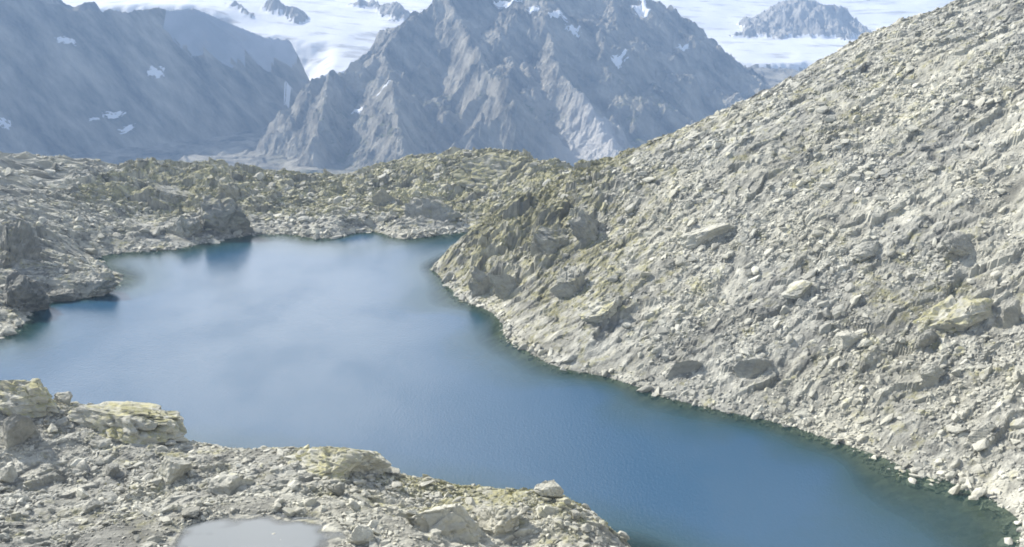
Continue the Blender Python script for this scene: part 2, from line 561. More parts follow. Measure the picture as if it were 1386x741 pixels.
peak = np.maximum.reduce([
    tent([(418, 118, 2720), (445, 104, 2760), (480, 92, 2820), (520, 72, 2900), (545, 45, 2960), (572, 18, 3010), (602, -10, 3040)], 1.1, front=1.15),
    tent([(602, -10, 3040), (650, -14, 3060), (720, -25, 3120)], 0.8, front=1.5),
    tent([(720, -25, 3120), (790, -22, 3230), (850, -8, 3240), (905, 12, 3230), (940, 42, 3190), (975, 68, 3150), (1015, 95, 3100)], 0.8, front=0.8),
    tent([(602, -10, 3040), (628, 40, 2900), (652, 85, 2720), (672, 108, 2620), (688, 124, 2560)], 1.15, front=1.9),
    tent([(720, -25, 3120), (740, 40, 2990), (756, 95, 2760), (805, 150, 2580), (828, 190, 2450), (840, 225, 2350)], 0.95, front=1.0),
    tent([(640, 172, 2480), (702, 142, 2470), (745, 168, 2450), (768, 215, 2440)], 1.0, front=2.4),
    tent([(520, 72, 2900), (530, 120, 2620), (540, 165, 2450), (545, 205, 2330)], 1.0, front=1.0),
    tent([(445, 104, 2760), (440, 150, 2580), (425, 200, 2450)], 1.4, front=1.2),
])
LCREST = [(-420, -330, 2900), (-200, -200, 2850), (-60, -70, 2800), (40, -4, 2800), (100, 16, 2830), (185, 14, 2900), (222, 14, 2950), (262, 11, 3010),
          (310, 31, 3060), (350, 47, 3090)]
leftm = np.maximum.reduce([
    tent(LCREST, 0.9, front=1.75),
    tent([(350, 47, 3090), (392, 52, 3110), (382, 74, 3105)], 3.2, var=0.4, front=2.2),
    tent([(360, 84, 3090), (405, 104, 3090), (425, 118, 3050)], 0.9, front=1.6),
    tent([(-420, -330, 2900), (-520, -260, 2700), (-460, -60, 2400)], 1.2),
    tent([(100, 16, 2830), (90, 90, 2760), (80, 150, 2720)], 1.8, front=1.8),
    tent([(330, 92, 2990), (310, 140, 2960), (290, 190, 2920)], 1.8, front=1.8),
])
nun = np.maximum.reduce([
    tent([(1012, 42, 4120), (1045, 18, 4250), (1082, -8, 4330), (1115, 16, 4250), (1140, 38, 4160)], 0.55, var=0.06),
    tent([(285, 3, 3720), (325, 13, 3660), (340, 24, 3600)], 0.85, var=0.06), tent([(365, 9, 3720), (398, 15, 3660)], 0.85, var=0.06),
    tent([(490, 2, 3950), (540, 11, 3830)], 0.7, var=0.06), tent([(1180, -3, 4900), (1310, -4, 4900)], 0.35, var=0.06),
])
g1 = FT([(200, 5, 3650), (262, 8, 3610), (310, 30, 3540), (350, 46, 3470), (430, 52, 3470), (425, 98, 3200), (300, 20, 3560), (240, -8, 4300), (400, -6, 4700), (560, 0, 4400), (500, 62, 3450), (560, 30, 3750), (130, 4, 3900), (100, -10, 4400),
         (300, -30, 5400), (560, -30, 5500), (0, -30, 5000)])(FX, FY)
fr1 = 3210 + 110 * (1 - smooth(-740, -640, FX)) + 50 * fbm(FX / 150, FX / 190, 3, 8)
g1 = g1 - 1.2 * np.maximum(0, fr1 - FY) - 0.8 * np.maximum(0, FX - PY(590, 0, 3500)[0])
g2 = FT([(920, 0, 4700), (1000, 84, 3700), (1090, 84, 3700), (1000, 60, 3950), (1150, 36, 4350), (1330, -6, 4800), (1150, 68, 3850), (960, 40, 4200), (1000, -25, 5600), (1300, -25, 5600), (1400, 40, 4200)])(FX, FY)
fr2 = 3690 + 30 * fbm(FX / 200, FX / 130, 3, 9)
g2 = g2 - 1.3 * np.maximum(0, fr2 - FY) - 0.8 * np.maximum(0, PY(880, 0, 4200)[0] - FX)
val = FT([(1000, 96, 3660), (1085, 96, 3660), (1050, 120, 3300), (960, 140, 3050), (880, 190, 2700), (900, 230, 2450), (800, 236, 2350), (600, 236, 2300), (400, 236, 2350), (200, 236, 2400), (0, 236, 2400),
          (1200, 140, 3100), (1400, 150, 3000), (1300, 100, 3600), (700, 300, 1900), (200, 300, 1900), (1200, 300, 1900)])(FX, FY)
val = np.minimum(val, 60.0)
rough = ridged(FX / 330 + 0.3 * fbm(FX / 200, FY / 200, 2, 55), FY / 330, 6, 12) - 1.0
ribs = ridged((FX * 0.8 + FY * 0.55) / 120, (FY * 0.8 - FX * 0.55) / 420, 5, 13) - 1.0
fb_, fe_ = blocks(FX / 70, FY / 95, 6)
small = (ridged(FX / 95, FY / 95, 5, 17, 0.6) - 1.0) * 1.3 + blocks(FX / 26, FY / 34, 7)[0] * 0.8
peak = peak + rough * 20 + ribs * 16 + fb_ * 10 + small * 9
leftm = leftm + rough * 7 + ribs * 7 + fb_ * 4 + small * 4
nun = nun + rough * 26 + fb_ * 10 + small * 10
_fx = [PY(200, 0, 3620)[0], PY(262, 0, 3600)[0], PY(310, 0, 3530)[0], PY(350, 0, 3460)[0], PY(430, 0, 3440)[0]]
lip = np.interp(FX, _fx, [3640, 3610, 3535, 3460, 3440]) + 25 * fbm(FX / 120, FY / 120, 3, 19)
g1 = g1 - 110 * (1 - smooth(-740, -570, FX)) * smooth(-10, 130, lip - FY)
g1 = g1 + fbm(FX / 240, FY / 160, 3, 14) * 4
g1[FX > PY(650, 0, 3500)[0]] = -5000
g2 = np.maximum(g2, tent([(1100, -22, 5300), (1310, -30, 5300)], 0.25, var=0.02))
g2 = g2 + fbm(FX / 240, FY / 160, 3, 15) * 4
g2[FX < PY(800, 0, 3700)[0]] = -5000
val = val + rough * 14 + fb_ * 5
stack = np.stack([peak, leftm, nun, g1, g2, val])
FZ = stack.max(0)
which = stack.argmax(0)
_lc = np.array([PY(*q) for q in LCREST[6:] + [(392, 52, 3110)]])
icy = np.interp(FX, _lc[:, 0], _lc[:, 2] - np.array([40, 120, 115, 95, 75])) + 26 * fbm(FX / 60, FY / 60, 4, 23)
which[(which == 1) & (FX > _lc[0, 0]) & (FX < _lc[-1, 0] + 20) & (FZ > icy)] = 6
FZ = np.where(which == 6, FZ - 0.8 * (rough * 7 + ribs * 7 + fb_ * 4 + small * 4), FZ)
FH = Grid(fxs, fys, FZ)

def far_rock_material():
    b = NB('mountain_rock')
    p = b.pos()
    p1 = b.pos((1, 1, 1), (0.25, 0.75, 0.3))
    m2 = b.n('Mapping'); m2.inputs['Scale'].default_value = (1.0, 0.8, 0.28); b.l(p1, m2.inputs['Vector']); pa = m2.outputs[0]
    big = b.noise(p, 0.004, 5, 0.6)
    mid = b.noise(pa, 0.022, 8, 0.65)
    col = b.mix(b.rng(mid, 0.34, 0.66), (0.13, 0.125, 0.112), (0.52, 0.485, 0.40))
    nrm = b.n('SeparateXYZ')
    b.l(b.geo.outputs['Normal'], nrm.inputs[0])
    up = b.rng(nrm.outputs[2], 0.55, 0.8)
    gm = b.math('MULTIPLY', b.rng(big, 0.45, 0.6), up)
    gm = b.math('MULTIPLY', gm, b.rng(b.noise(p, 0.03, 5, 0.7), 0.42, 0.56))
    gm = b.math('MULTIPLY', gm, b.attr('green'))
    col = b.mix(gm, col, (0.15, 0.16, 0.075))
    col = b.mix(b.attr('pale'), col, (0.62, 0.60, 0.56))
    nb = b.bump(b.noise(pa, 0.09, 9, 0.72), 9, 1.0)
    nb = b.bump(b.noise(p, 0.16, 6, 0.75), 4, 1.0, nb)
    b.bsdf(col, 0.95, nb, 0.1)
    return b.m

def ice_material(name='glacier_snow', lo=(0.72, 0.73, 0.75), hi=(0.84, 0.84, 0.84)):
    b = NB(name)
    p = b.pos((1, 0.45, 1))
    n = b.noise(p, 0.006, 6, 0.6)
    st = b.noise(b.pos((0.5, 1.5, 1), (0, 0, 0.3)), 0.012, 5, 0.6)
    col = b.mix(b.rng(n, 0.38, 0.62), lo, hi)
    col = b.mix(b.rng(st, 0.54, 0.66, 0, 0.8), col, (0.36, 0.35, 0.34))
    nb = b.bump(b.noise(p, 0.02, 4, 0.5), 5, 0.35)
    b.bsdf(col, 0.7, nb, 0.2)
    return b.m

M_far = far_rock_material()
M_ice = ice_material()
M_shade_ice = ice_material('shaded_ice', (0.30, 0.32, 0.34), (0.46, 0.47, 0.49))  # ice colour darkened to stand for the shade on the crest band
fan = PY(806, 205, 2470)
pale = np.exp(-(((FX - fan[0]) / 105) ** 2 + ((FY - fan[1]) / 190) ** 2)) * 1.3
green = smooth(2900, 2600, FY) * 0.9 if False else (1 - smooth(2650, 3000, FY)) * smooth(-700, -500, FX)
wc = which[:-1, :-1]
pale = np.where(which == 2, 0.45, pale)  # rock islands blended toward pale: distance haze put into their colour
FV = np.stack([FX, FY, FZ], -1).reshape(-1, 3)
for idx, nm, mt in [((0,), 'mountain', M_far), ((1,), 'mountain', M_far), ((2,), 'mountain', M_far), ((5,), 'valley', M_far), ((3,), 'glacier', M_ice), ((4,), 'glacier', M_ice), ((6,), 'glacier', M_shade_ice)]:
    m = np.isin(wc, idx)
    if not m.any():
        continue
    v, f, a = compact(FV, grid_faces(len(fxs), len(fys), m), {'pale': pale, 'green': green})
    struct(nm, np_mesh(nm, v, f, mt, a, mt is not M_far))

# valley floor and far ground reaching the horizon under everything
M_val = NB('valley_floor'); M_val.bsdf((0.12, 0.13, 0.09), 0.95); M_val = M_val.m
gme = np_mesh('ground', [(-9000, -3000, -620), (9000, -3000, -620), (9000, 12000, -620), (-9000, 12000, -620)], [(0, 1, 2, 3)], M_val)
struct('ground', gme)

# ------------------------------------------------------------------ haze in the valley air
def make_haze():
    b = NB('haze_air')
    pv = b.n('VolumePrincipled')
    pv.inputs['Color'].default_value = (0.42, 0.64, 1.0, 1)
    pv.inputs['Density'].default_value = HAZE
    pv.inputs['Anisotropy'].default_value = 0.0
    b.l(pv.outputs[0], b.out.inputs['Volume'])
    bm = bmesh.new()
    bmesh.ops.create_cube(bm, size=1.0)
    me = bpy.data.meshes.new('haze')
    bm.to_mesh(me); bm.free()
    me.materials.append(b.m)
    o = link('haze', me)
    zt = max(130.0, float(FZ.max()) + 15)
    o.scale = (18200, 15200, zt + 640)
    o.location = (0, 4500, (zt - 640) / 2)
    o['kind'] = 'stuff'
HAZE = 0.000175
make_haze()

# ------------------------------------------------------------------ snow patches on the far rock faces
def visible(p, H, n=160, slack=1.0):
    """Which points are in line of sight of the camera over a height field."""
    ok = np.ones(len(p), bool)
    for t in np.linspace(0.03, 0.985, n):
        q = p * t + np.array([0, 0, CAMZ]) * (1 - t)
        inside = (q[:, 0] > H.xs[0]) & (q[:, 0] < H.xs[-1]) & (q[:, 1] > H.ys[0]) & (q[:, 1] < H.ys[-1])
        ok &= ~(inside & (H(q[:, 0], q[:, 1]) > q[:, 2] + slack))
    return ok

def hit(px, py, H, y0, y1, n=4000):
    d = ray(px, py)
    yy = np.linspace(y0, y1, n)
    q = np.array([0, 0, CAMZ]) + d[None] * (yy / d[1])[:, None]
    below = H(q[:, 0], q[:, 1]) > q[:, 2]
    k = int(np.argmax(below))
    return q[k] if below.any() else None

M_snow = NB('old_snow'); M_snow.bsdf((0.82, 0.83, 0.85), 0.7, None, 0.2); M_snow = M_snow.m

def snow_patch(px, py, wpx, hpx, tilt, label):
    c = hit(px, py, FH, 1800, 5900)
    if c is None:
        return
    ct = c[1]
    n = 44
    u = np.linspace(-1, 1, n)
    U, V = np.meshgrid(u, u)
    s = random.randint(0, 400)
    rr = np.sqrt(U ** 2 + V ** 2)
    # a patch spanned by the picture-plane size at its own distance, draped on the slope
    e = 60.0; tilt *= 0.2
    gx = (FH(c[0] + e, c[1]) - FH(c[0] - e, c[1])) / (2 * e)
    gy = (FH(c[0], c[1] + e) - FH(c[0], c[1] - e)) / (2 * e)
    wx_ = wpx / F0 * ct / 2
    hy_ = hpx / F0 * ct / 2 / min(2.0, max(0.9, abs(gy) + 0.08))
    gl = math.hypot(gx, gy) + 1e-6
    ca, sa = (abs(gy) / gl, -gx / gl * (1 if gy > 0 else -1)) if gl > 0.3 else (1.0, 0.0)
    x = c[0] + U * wx_ * ca - V * hy_ * sa
    y = c[1] + U * wx_ * sa + V * hy_ * ca
    edge = rr + 0.75 * fbm(U * 1.7 + s, V * 1.7, 5, 3) + 0.1
    z = FH(x, y) + 2.5 * np.clip(1 - edge, -1, 0.6)
    k = edge < 1.0
    k = k[:-1, :-1] & k[1:, 1:] & k[1:, :-1] & k[:-1, 1:]
    if k.sum() < 6:
        return
    vv, ff, _ = compact(np.stack([x, y, z + 1.5], -1).reshape(-1, 3), grid_faces(n, n, k), {})
    o = link('snow_patch', np_mesh('snow_patch', vv, ff, M_snow, None, True))
    md = o.modifiers.new('thickness', 'SOLIDIFY')
    md.thickness = 2.0
    thing(o, label, 'snow patch', 'snow patches on the far mountains')

for a in [
    (688, 7, 38, 9, 0.3, 'white snow patch on the top edge of the pyramid peak, right of its shaded face'),
    (722, 14, 20, 8, 0.3, 'small snow patch just right of the larger one near the pyramid peak top'),
    (868, 17, 22, 26, 0.5, 'tall snow patch high on the dark right shoulder of the pyramid mountain'),
    (755, 22, 26, 8, -0.4, 'thin snow streak on the rock between the peak and its right shoulder'),
    (775, 40, 26, 9, -0.4, 'lower snow streak on the sunlit rib right of the shaded face'),
    (838, 86, 24, 8, -0.6, 'slanting snow streak halfway down the dark right shoulder'),
    (925, 68, 22, 6, 0.0, 'narrow snow strip low on the right shoulder beside the right glacier'),
    (88, 56, 26, 9, -0.4, 'pale snow patch high on the shaded blue mountainside at far left'),
    (155, 158, 30, 7, 0.2, 'snow streak halfway down the shaded blue mountainside'),
    (128, 162, 14, 5, 0.0, 'tiny snow fleck left of the streak on the shaded mountainside'),
    (172, 176, 24, 6, 0.0, 'thin snow strip just under the streak on the shaded mountainside'),
    (6, 168, 16, 9, 0.0, 'snow patch on the shaded mountainside at the very left edge'),
    (212, 100, 24, 14, 0.0, 'pale rubbly snow patch in the middle of the shaded mountainside'),
    (390, 128, 20, 6, 0.0, 'small snow patch under the tip of the left glacier tongue'),
    (520, 118, 22, 12, 0.3, 'bright snow patch among the ribs on the sunlit left face of the pyramid peak'),
    (485, 152, 24, 6, 0.2, 'small snow strip low on the sunlit left face of the pyramid peak'),
]:
    snow_patch(*a)

# ------------------------------------------------------------------ rock shapes
def ico(sub):
    bm = bmesh.new()
    bmesh.ops.create_icosphere(bm, subdivisions=sub, radius=1.0)
    v = np.array([q.co[:] for q in bm.verts])
    f = np.array([[q.index for q in t.verts] for t in bm.faces])
    bm.free()
    return v, f
ICO = {k: ico(k) for k in (1, 2, 3, 4, 5)}

def rock_shape(sub, seed, cuts=13, rough_=0.05, strata=0.0, lo=0.45, hi=0.92):
    r = np.random.default_rng(seed)
    v, f = ICO[sub]
    v = v.copy() * 1.05
    for _ in range(cuts):
        n = r.normal(size=3); n /= np.linalg.norm(n)
        d = r.uniform(lo, hi)
        s = v @ n - d
        v -= np.maximum(s, 0)[:, None] * n
    if rough_:
        o = r.uniform(0, 300)
        k = fbm(v[:, 0] * 2 + o, v[:, 1] * 2 + v[:, 2] * 2.3, 4, 2)
        k2, _e = blocks(v[:, 0] * 2.4 + v[:, 2] * 1.3 + o, v[:, 1] * 2.4 - v[:, 2] * 1.7 + o, 4)
        k3, e3_ = blocks(v[:, 0] * 4.1 + v[:, 1] * 2.0 + o, v[:, 2] * 5.0 - v[:, 1] * 1.7, 5)
        v = v * (1 + rough_ * (0.6 * k + 1.2 * k2 + 0.7 * k3 - 0.7 * (1 - smooth(0, 0.12, _e)) - 0.4 * (1 - smooth(0, 0.12, e3_))))[:, None]
    if strata:
        t = v[:, 2] * 4.2 + 0.35 * v[:, 0] + 0.5 * v[:, 1]
        saw = t - np.floor(t)
        v[:, :2] *= (1 + strata * (saw - 0.5))[:, None]
    v = v / np.abs(v).max(0)
    return v, f

# ------------------------------------------------------------------ named outcrops and blocks
used_spots = []          # (x, y, radius) kept clear of loose rocks

def outcrop(name, cat, px, py, wpx, hpx, deep, label, seed, tone=0.0, veg=0.2, tilt=0.0, turn=0.0, sub=5, strata=0.05, y0=95, y1=520, cuts=13, group=None, sink=0.35, rough_=0.07):
    """px, py: foot of the rock on the ground, wpx wide and hpx tall in the photo at its own distance."""
    if cat == 'rock outcrop':
        sink = max(sink, 0.48); wpx *= 1.12; strata += 0.01; rough_ += 0.06
    c = hit(px, py, HT, y0, y1, 6000)
    if c is None:
        return None
    dist = math.sqrt(c[0] ** 2 + c[1] ** 2 + (c[2] - CAMZ) ** 2)
    if y0 == 250:
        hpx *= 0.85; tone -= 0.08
    if y0 == 150:
        hpx *= 0.72; wpx *= 0.9
    w, h = wpx / F0 * dist / 2, hpx / F0 * dist
    v, f = rock_shape(sub, seed, cuts, rough_, strata)
    dep = w * deep
    hh = h / (2 - sink * 2) * 1.05
    co = v * np.array([w, dep, hh])
    th = R(tilt)
    x, z = co[:, 0].copy(), co[:, 2].copy()
    co[:, 0], co[:, 2] = x * math.cos(th) + z * math.sin(th), -x * math.sin(th) + z * math.cos(th)
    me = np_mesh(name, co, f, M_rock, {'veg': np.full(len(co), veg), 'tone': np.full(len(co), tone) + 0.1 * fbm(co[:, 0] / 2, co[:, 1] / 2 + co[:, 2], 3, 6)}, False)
    o = link(name, me)
    gx, gy = c[0], c[1] + dep * 0.8
    gz = float(HT(np.array([gx]), np.array([c[1] + dep * 0.3]))[0])
    o.location = (gx, gy, gz + hh * (1 - 2 * sink))
    o.rotation_euler.z = R(turn)
    used_spots.append((gx, gy, max(w, dep) * 0.9))
    thing(o, label, cat, group)
    if cat == 'rock outcrop' and veg >= 0.4:
        # turf growing on the upper ledges of this rock
        a, b_, c_ = co[f[:, 0]], co[f[:, 1]], co[f[:, 2]]
        fn = np.cross(b_ - a, c_ - a); fn /= np.linalg.norm(fn, axis=1, keepdims=True) + 1e-9
        ctr = (a + b_ + c_) / 3
        k = (fn[:, 2] > 0.55) & (ctr[:, 2] > -0.1 * hh) & (fbm(ctr[:, 0] / (w * 0.45) + seed, ctr[:, 1] / (w * 0.3), 4, 66) > 0.2)
        for ff in islands(f[k]):
            if len(ff) < 40:
                continue
            vv, ff, aa = compact(co, ff, {'z': co[:, 2]})
            vv = vv + np.array([0, 0, 1.0]) * (0.05 + 0.10 * np.abs(fbm(vv[:, 0] * 2.2, vv[:, 1] * 2.2, 3, 67)))[:, None]
            t = link('turf', np_mesh('turf', vv, ff, M_turf))
            md = t.modifiers.new('thickness', 'SOLIDIFY'); md.thickness = 0.12
            t.parent = o
    return o

def islands(f):
    par = {}
    def find(a):
        while par.setdefault(a, a) != a:
            par[a] = par[par[a]]
            a = par[a]
        return a
    for a, b, c in f.tolist():
        par[find(b)] = find(a); par[find(c)] = find(a)
    root = np.array([find(int(a)) for a in f[:, 0]])
    return [f[root == q] for q in np.unique(root)]

def turf_material():
    b = NB('mountain_turf')
    p = b.pos()
    n = b.noise(p, 1.8, 6, 0.7)
    n2 = b.noise(p, 0.5, 4, 0.6)
    col = b.mix(b.rng(n, 0.33, 0.67), (0.20, 0.20, 0.10), (0.46, 0.435, 0.28))
    col = b.mix(b.rng(n2, 0.45, 0.6, 0, 0.6), col, (0.46, 0.44, 0.36))
    b.bsdf(col, 0.95, b.bump(b.noise(p, 6, 5, 0.7), 0.12, 1.0), 0.1)
    return b.m
M_turf = turf_material()

OC = 'rock outcrop'
# foreground shelf
outcrop('rock_outcrop', OC, 150, 594, 170, 33, 0.55, 'big pale lichen-covered outcrop on the near shelf, its dark end pointing at the lake', 101, 0.1, 0.42, 8, -6, 5, 0.0)
outcrop('rock_outcrop', OC, 20, 560, 120, 30, 0.5, 'yellowish mossy rock hump at the left edge of the near shelf crest', 102, 0.12, 0.45, 4, 0, 5)
outcrop('boulder', 'boulder', 14, 608, 46, 36, 0.8, 'dark brown-grey boulder at the left edge of the near shelf', 103, -0.32, 0.0, 0, 10, 4)
outcrop('boulder', 'boulder', 84, 548, 28, 16, 0.8, 'pale block on the near shelf crest between the mossy hump and the big outcrop', 104, 0.06, 0.05, 0, 20)
outcrop('rock_outcrop', OC, 455, 648, 140, 32, 0.55, 'cream rock hump with a grassy top on the near shelf crest right of the pond', 105, 0.14, 0.42, 10, 0, 5)
outcrop('rock_outcrop', OC, 605, 730, 110, 40, 0.7, 'cracked pale slab wall in the near shelf below the grassy lip', 106, 0.08, 0.1, -4, 0, 5, 0.1)
outcrop('rock_outcrop', OC, 680, 726, 66, 38, 0.7, 'rounded grey slab at the right end of the cracked slab wall', 107, 0.05, 0.1, 6, 14, 5, 0.1)
outcrop('boulder', 'boulder', 457, 673, 24, 16, 0.9, 'small dark boulder below the cream rock hump', 108, -0.35, 0.0)
outcrop('boulder', 'boulder', 746, 676, 48, 18, 0.7, 'pale flat-topped block on the crest at the right end of the near shelf', 109, 0.12, 0.15, 5)
outcrop('boulder', 'boulder', 230, 656, 46, 28, 0.8, 'rounded striped grey boulder in the middle of the near shelf', 110, 0.0, 0.05, 12, 15, 4, 0.12)
outcrop('rock_slab', 'rock slab', 306, 672, 56, 24, 0.9, 'flat pinkish-cream slab lying above the pond', 111, 0.16, 0.0, 6, 0, 4, 0.02)
outcrop('boulder', 'boulder', 486, 739, 36, 22, 0.8, 'whitish block beside the right end of the pond', 112, 0.2, 0.0)
outcrop('boulder', 'boulder', 532, 644, 22, 11, 0.8, 'small white block on the crest right of the grassy hump', 113, 0.18, 0.0)
outcrop('boulder', 'boulder', 252, 706, 32, 13, 0.8, 'dark flat stone at the left end of the pond', 114, -0.22, 0.0, -10)
outcrop('boulder', 'boulder', 148, 645, 22, 11, 0.9, 'dark little stone in the grey rubble left of the striped boulder', 115, -0.26, 0.0)
outcrop('boulder', 'boulder', 122, 694, 26, 13, 0.9, 'grey flat stone in the rubble left of the pond', 116, -0.05, 0.0)
outcrop('boulder', 'boulder', 8, 655, 26, 18, 0.9, 'pale block in the rubble under the dark brown boulder', 117, 0.15, 0.0)
outcrop('boulder', 'boulder', 320, 606, 22, 8, 0.8, 'small dark stone on the low dip of the near shelf crest', 118, -0.25, 0.0)
# right-hand slope and its shore
RS = dict(y0=150, y1=420, sink=0.5)
outcrop('boulder', 'boulder', 925, 512, 82, 32, 0.5, 'wide dark-faced block just above the right shore', 121, -0.18, 0.05, -8, 0, **RS)
outcrop('boulder', 'boulder', 1020, 514, 76, 38, 0.5, 'slanting dark-faced block right of the wide one above the right shore', 122, -0.14, 0.05, -24, 0, **RS)
outcrop('rock_outcrop', OC, 1310, 452, 150, 62, 0.5, 'long yellowish ledge of bedrock on the right slope at the right edge', 123, 0.05, 0.45, -14, 0, 5, **RS)
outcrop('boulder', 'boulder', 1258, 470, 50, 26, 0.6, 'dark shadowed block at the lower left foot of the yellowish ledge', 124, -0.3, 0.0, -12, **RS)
outcrop('boulder', 'boulder', 1374, 440, 34, 40, 0.7, 'dark cracked block at the right end of the yellowish ledge', 125, -0.2, 0.0, **RS)
outcrop('rock_slab', 'rock slab', 1150, 474, 60, 20, 0.6, 'slab with a black shadow line in the scree left of the yellowish ledge', 126, 0.0, 0.05, -18, **RS)
outcrop('boulder', 'boulder', 1335, 592, 44, 18, 0.7, 'flat dark-sided boulder in the pale scree above the shallow end of the lake', 127, -0.15, 0.0, -8, **RS)
outcrop('rock_slab', 'rock slab', 965, 328, 96, 24, 0.5, 'long pale slab slanting up the middle of the right slope', 128, 0.1, 0.1, -24, 0, **RS)
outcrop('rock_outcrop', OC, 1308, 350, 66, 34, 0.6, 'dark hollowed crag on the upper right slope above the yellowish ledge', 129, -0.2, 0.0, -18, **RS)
outcrop('rock_slab', 'rock slab', 1180, 350, 58, 22, 0.6, 'grey slab in the scree left of the hollowed crag', 130, -0.05, 0.05, -20, **RS)
outcrop('rock_slab', 'rock slab', 1085, 405, 60, 18, 0.6, 'pale yellowish slab slanting above the two dark-faced blocks', 131, 0.05, 0.3, -18, **RS)
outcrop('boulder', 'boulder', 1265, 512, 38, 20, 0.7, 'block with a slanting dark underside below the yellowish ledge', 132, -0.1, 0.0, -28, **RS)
outcrop('rock_outcrop', OC, 745, 345, 66, 60, 0.6, 'dark craggy knob in the green turf on top of the headland', 133, -0.2, 0.3, -25, 0, 5, **RS)
outcrop('rock_outcrop', OC, 795, 325, 46, 46, 0.6, 'smaller dark crag right of the craggy knob on the headland', 134, -0.2, 0.25, -25, **RS)
outcrop('rock_outcrop', OC, 655, 398, 46, 46, 0.6, 'steep dark rib of rock low on the headland above its water edge', 135, -0.16, 0.2, -35, **RS)
outcrop('rock_outcrop', OC, 690, 400, 42, 50, 0.6, 'second dark rib of rock on the headland right of the lowest one', 136, -0.16, 0.25, -35, **RS)
outcrop('rock_outcrop', OC, 775, 400, 56, 44, 0.6, 'dark rounded crag low on the headland face', 137, -0.14, 0.25, -25, **RS)
outcrop('boulder', 'boulder', 770, 492, 40, 14, 0.7, 'pale blocks of shore rock at the foot of the headland', 138, 0.1, 0.1, -8, **RS)
outcrop('boulder', 'boulder', 606, 382, 26, 18, 0.7, 'pale rock at the very tip of the headland in the water', 139, 0.1, 0.1, **RS)
outcrop('rock_outcrop', OC, 820, 440, 70, 34, 0.6, 'pale cream bulge of rock on the lower face of the headland', 140, 0.14, 0.35, -22, **RS)
outcrop('boulder', 'boulder', 930, 54, 26, 12, 0.7, 'dark little crag on the skyline of the right slope', 141, -0.2, 0.1, -20, **RS) if False else None
# left shore and far shelf
LS = dict(y0=250, y1=520, sink=0.55)
outcrop('rock_outcrop', OC, 295, 317, 80, 52, 0.7, 'dark rock bluff dropping into the far left corner of the lake', 151, -0.14, 0.3, 6, 0, 5, **LS)
outcrop('rock_outcrop', OC, 312, 272, 56, 36, 0.7, 'green-topped knob above the dark bluff in the far left corner', 152, -0.04, 0.45, 10, **LS)
outcrop('rock_outcrop', OC, 240, 322, 60, 30, 0.7, 'pale mossy rock left of the dark bluff at the water edge', 153, 0.0, 0.35, 4, **LS)
outcrop('rock_outcrop', OC, 8, 360, 56, 54, 0.8, 'dark mossy crag at the left edge above the left shore', 154, -0.25, 0.25, 10, **LS)  # low tone puts this crag's shade into its colour
outcrop('rock_outcrop', OC, 12, 418, 66, 44, 0.8, 'blackish shaded rock at the left edge where the shore bends', 155, -0.4, 0.05, 0, **LS)  # shade over this rock painted in through the low tone
outcrop('rock_outcrop', OC, 108, 402, 76, 28, 0.5, 'pale low tongue of rock jutting into the lake from the left shore', 156, 0.05, 0.25, -6, 0, 5, **{**LS, 'sink': 0.35})
outcrop('boulder', 'boulder', 78, 412, 48, 15, 0.6, 'dark block on the water side of the jutting tongue of rock', 157, -0.3, 0.0, -6, **LS)
outcrop('rock_outcrop', OC, 520, 280, 44, 38, 0.7, 'green hummock of rock in the middle of the far shelf', 158, -0.1, 0.5, 4, **LS)
outcrop('rock_outcrop', OC, 668, 246, 110, 36, 0.6, 'broad mossy knoll at the right end of the far shelf', 159, -0.03, 0.45, 4, 0, 5, **LS)
outcrop('rock_outcrop', OC, 590, 300, 86, 30, 0.6, 'grey rock step above the far shore near the headland', 160, -0.08, 0.2, 0, **LS)
outcrop('rock_outcrop', OC, 220, 262, 70, 30, 0.7, 'grey-green rock step on the left part of the far shelf', 161, -0.06, 0.35, 0, **LS)

# ------------------------------------------------------------------ loose rock: scree over everything, the biggest as single boulders
def hull_shape(seed, n=13):
    r = np.random.default_rng(seed)
    bm = bmesh.new()
    p = r.normal(size=(n, 3))
    p /= np.abs(p).max(1, keepdims=True) ** 0.8 * np.linalg.norm(p, axis=1, keepdims=True) ** 0.2
    for q in p * r.uniform(0.8, 1.0, (n, 1)):
        bm.verts.new(q)
    res = bmesh.ops.convex_hull(bm, input=bm.verts)
    bmesh.ops.delete(bm, geom=list({g for g in res['geom_interior'] + res['geom_unused'] if isinstance(g, bmesh.types.BMVert)}), context='VERTS')
    bmesh.ops.triangulate(bm, faces=bm.faces)
    bm.verts.index_update()
    v = np.array([q.co[:] for q in bm.verts]); f = np.array([[q.index for q in t.verts] for t in bm.faces])
    bm.free()
    return v, f
HULLS = [hull_shape(500 + k) for k in range(20)]

def scatter(n, x0, x1, y0, y1, rmin, rmax, power, dens):
    x, y = rng.uniform(x0, x1, n), rng.uniform(y0, y1, n)
    keep = rng.random(n) < dens(x, y)
    x, y = x[keep], y[keep]
    u = rng.random(len(x))
    r = (rmin ** -power + u * (rmax ** -power - rmin ** -power)) ** (-1 / power)
    return x, y, r

def clump(x, y, s, seed, lo=-0.2, hi=0.35):
    return 0.15 + 0.85 * smooth(lo, hi, fbm(x / s, y / s, 4, seed))

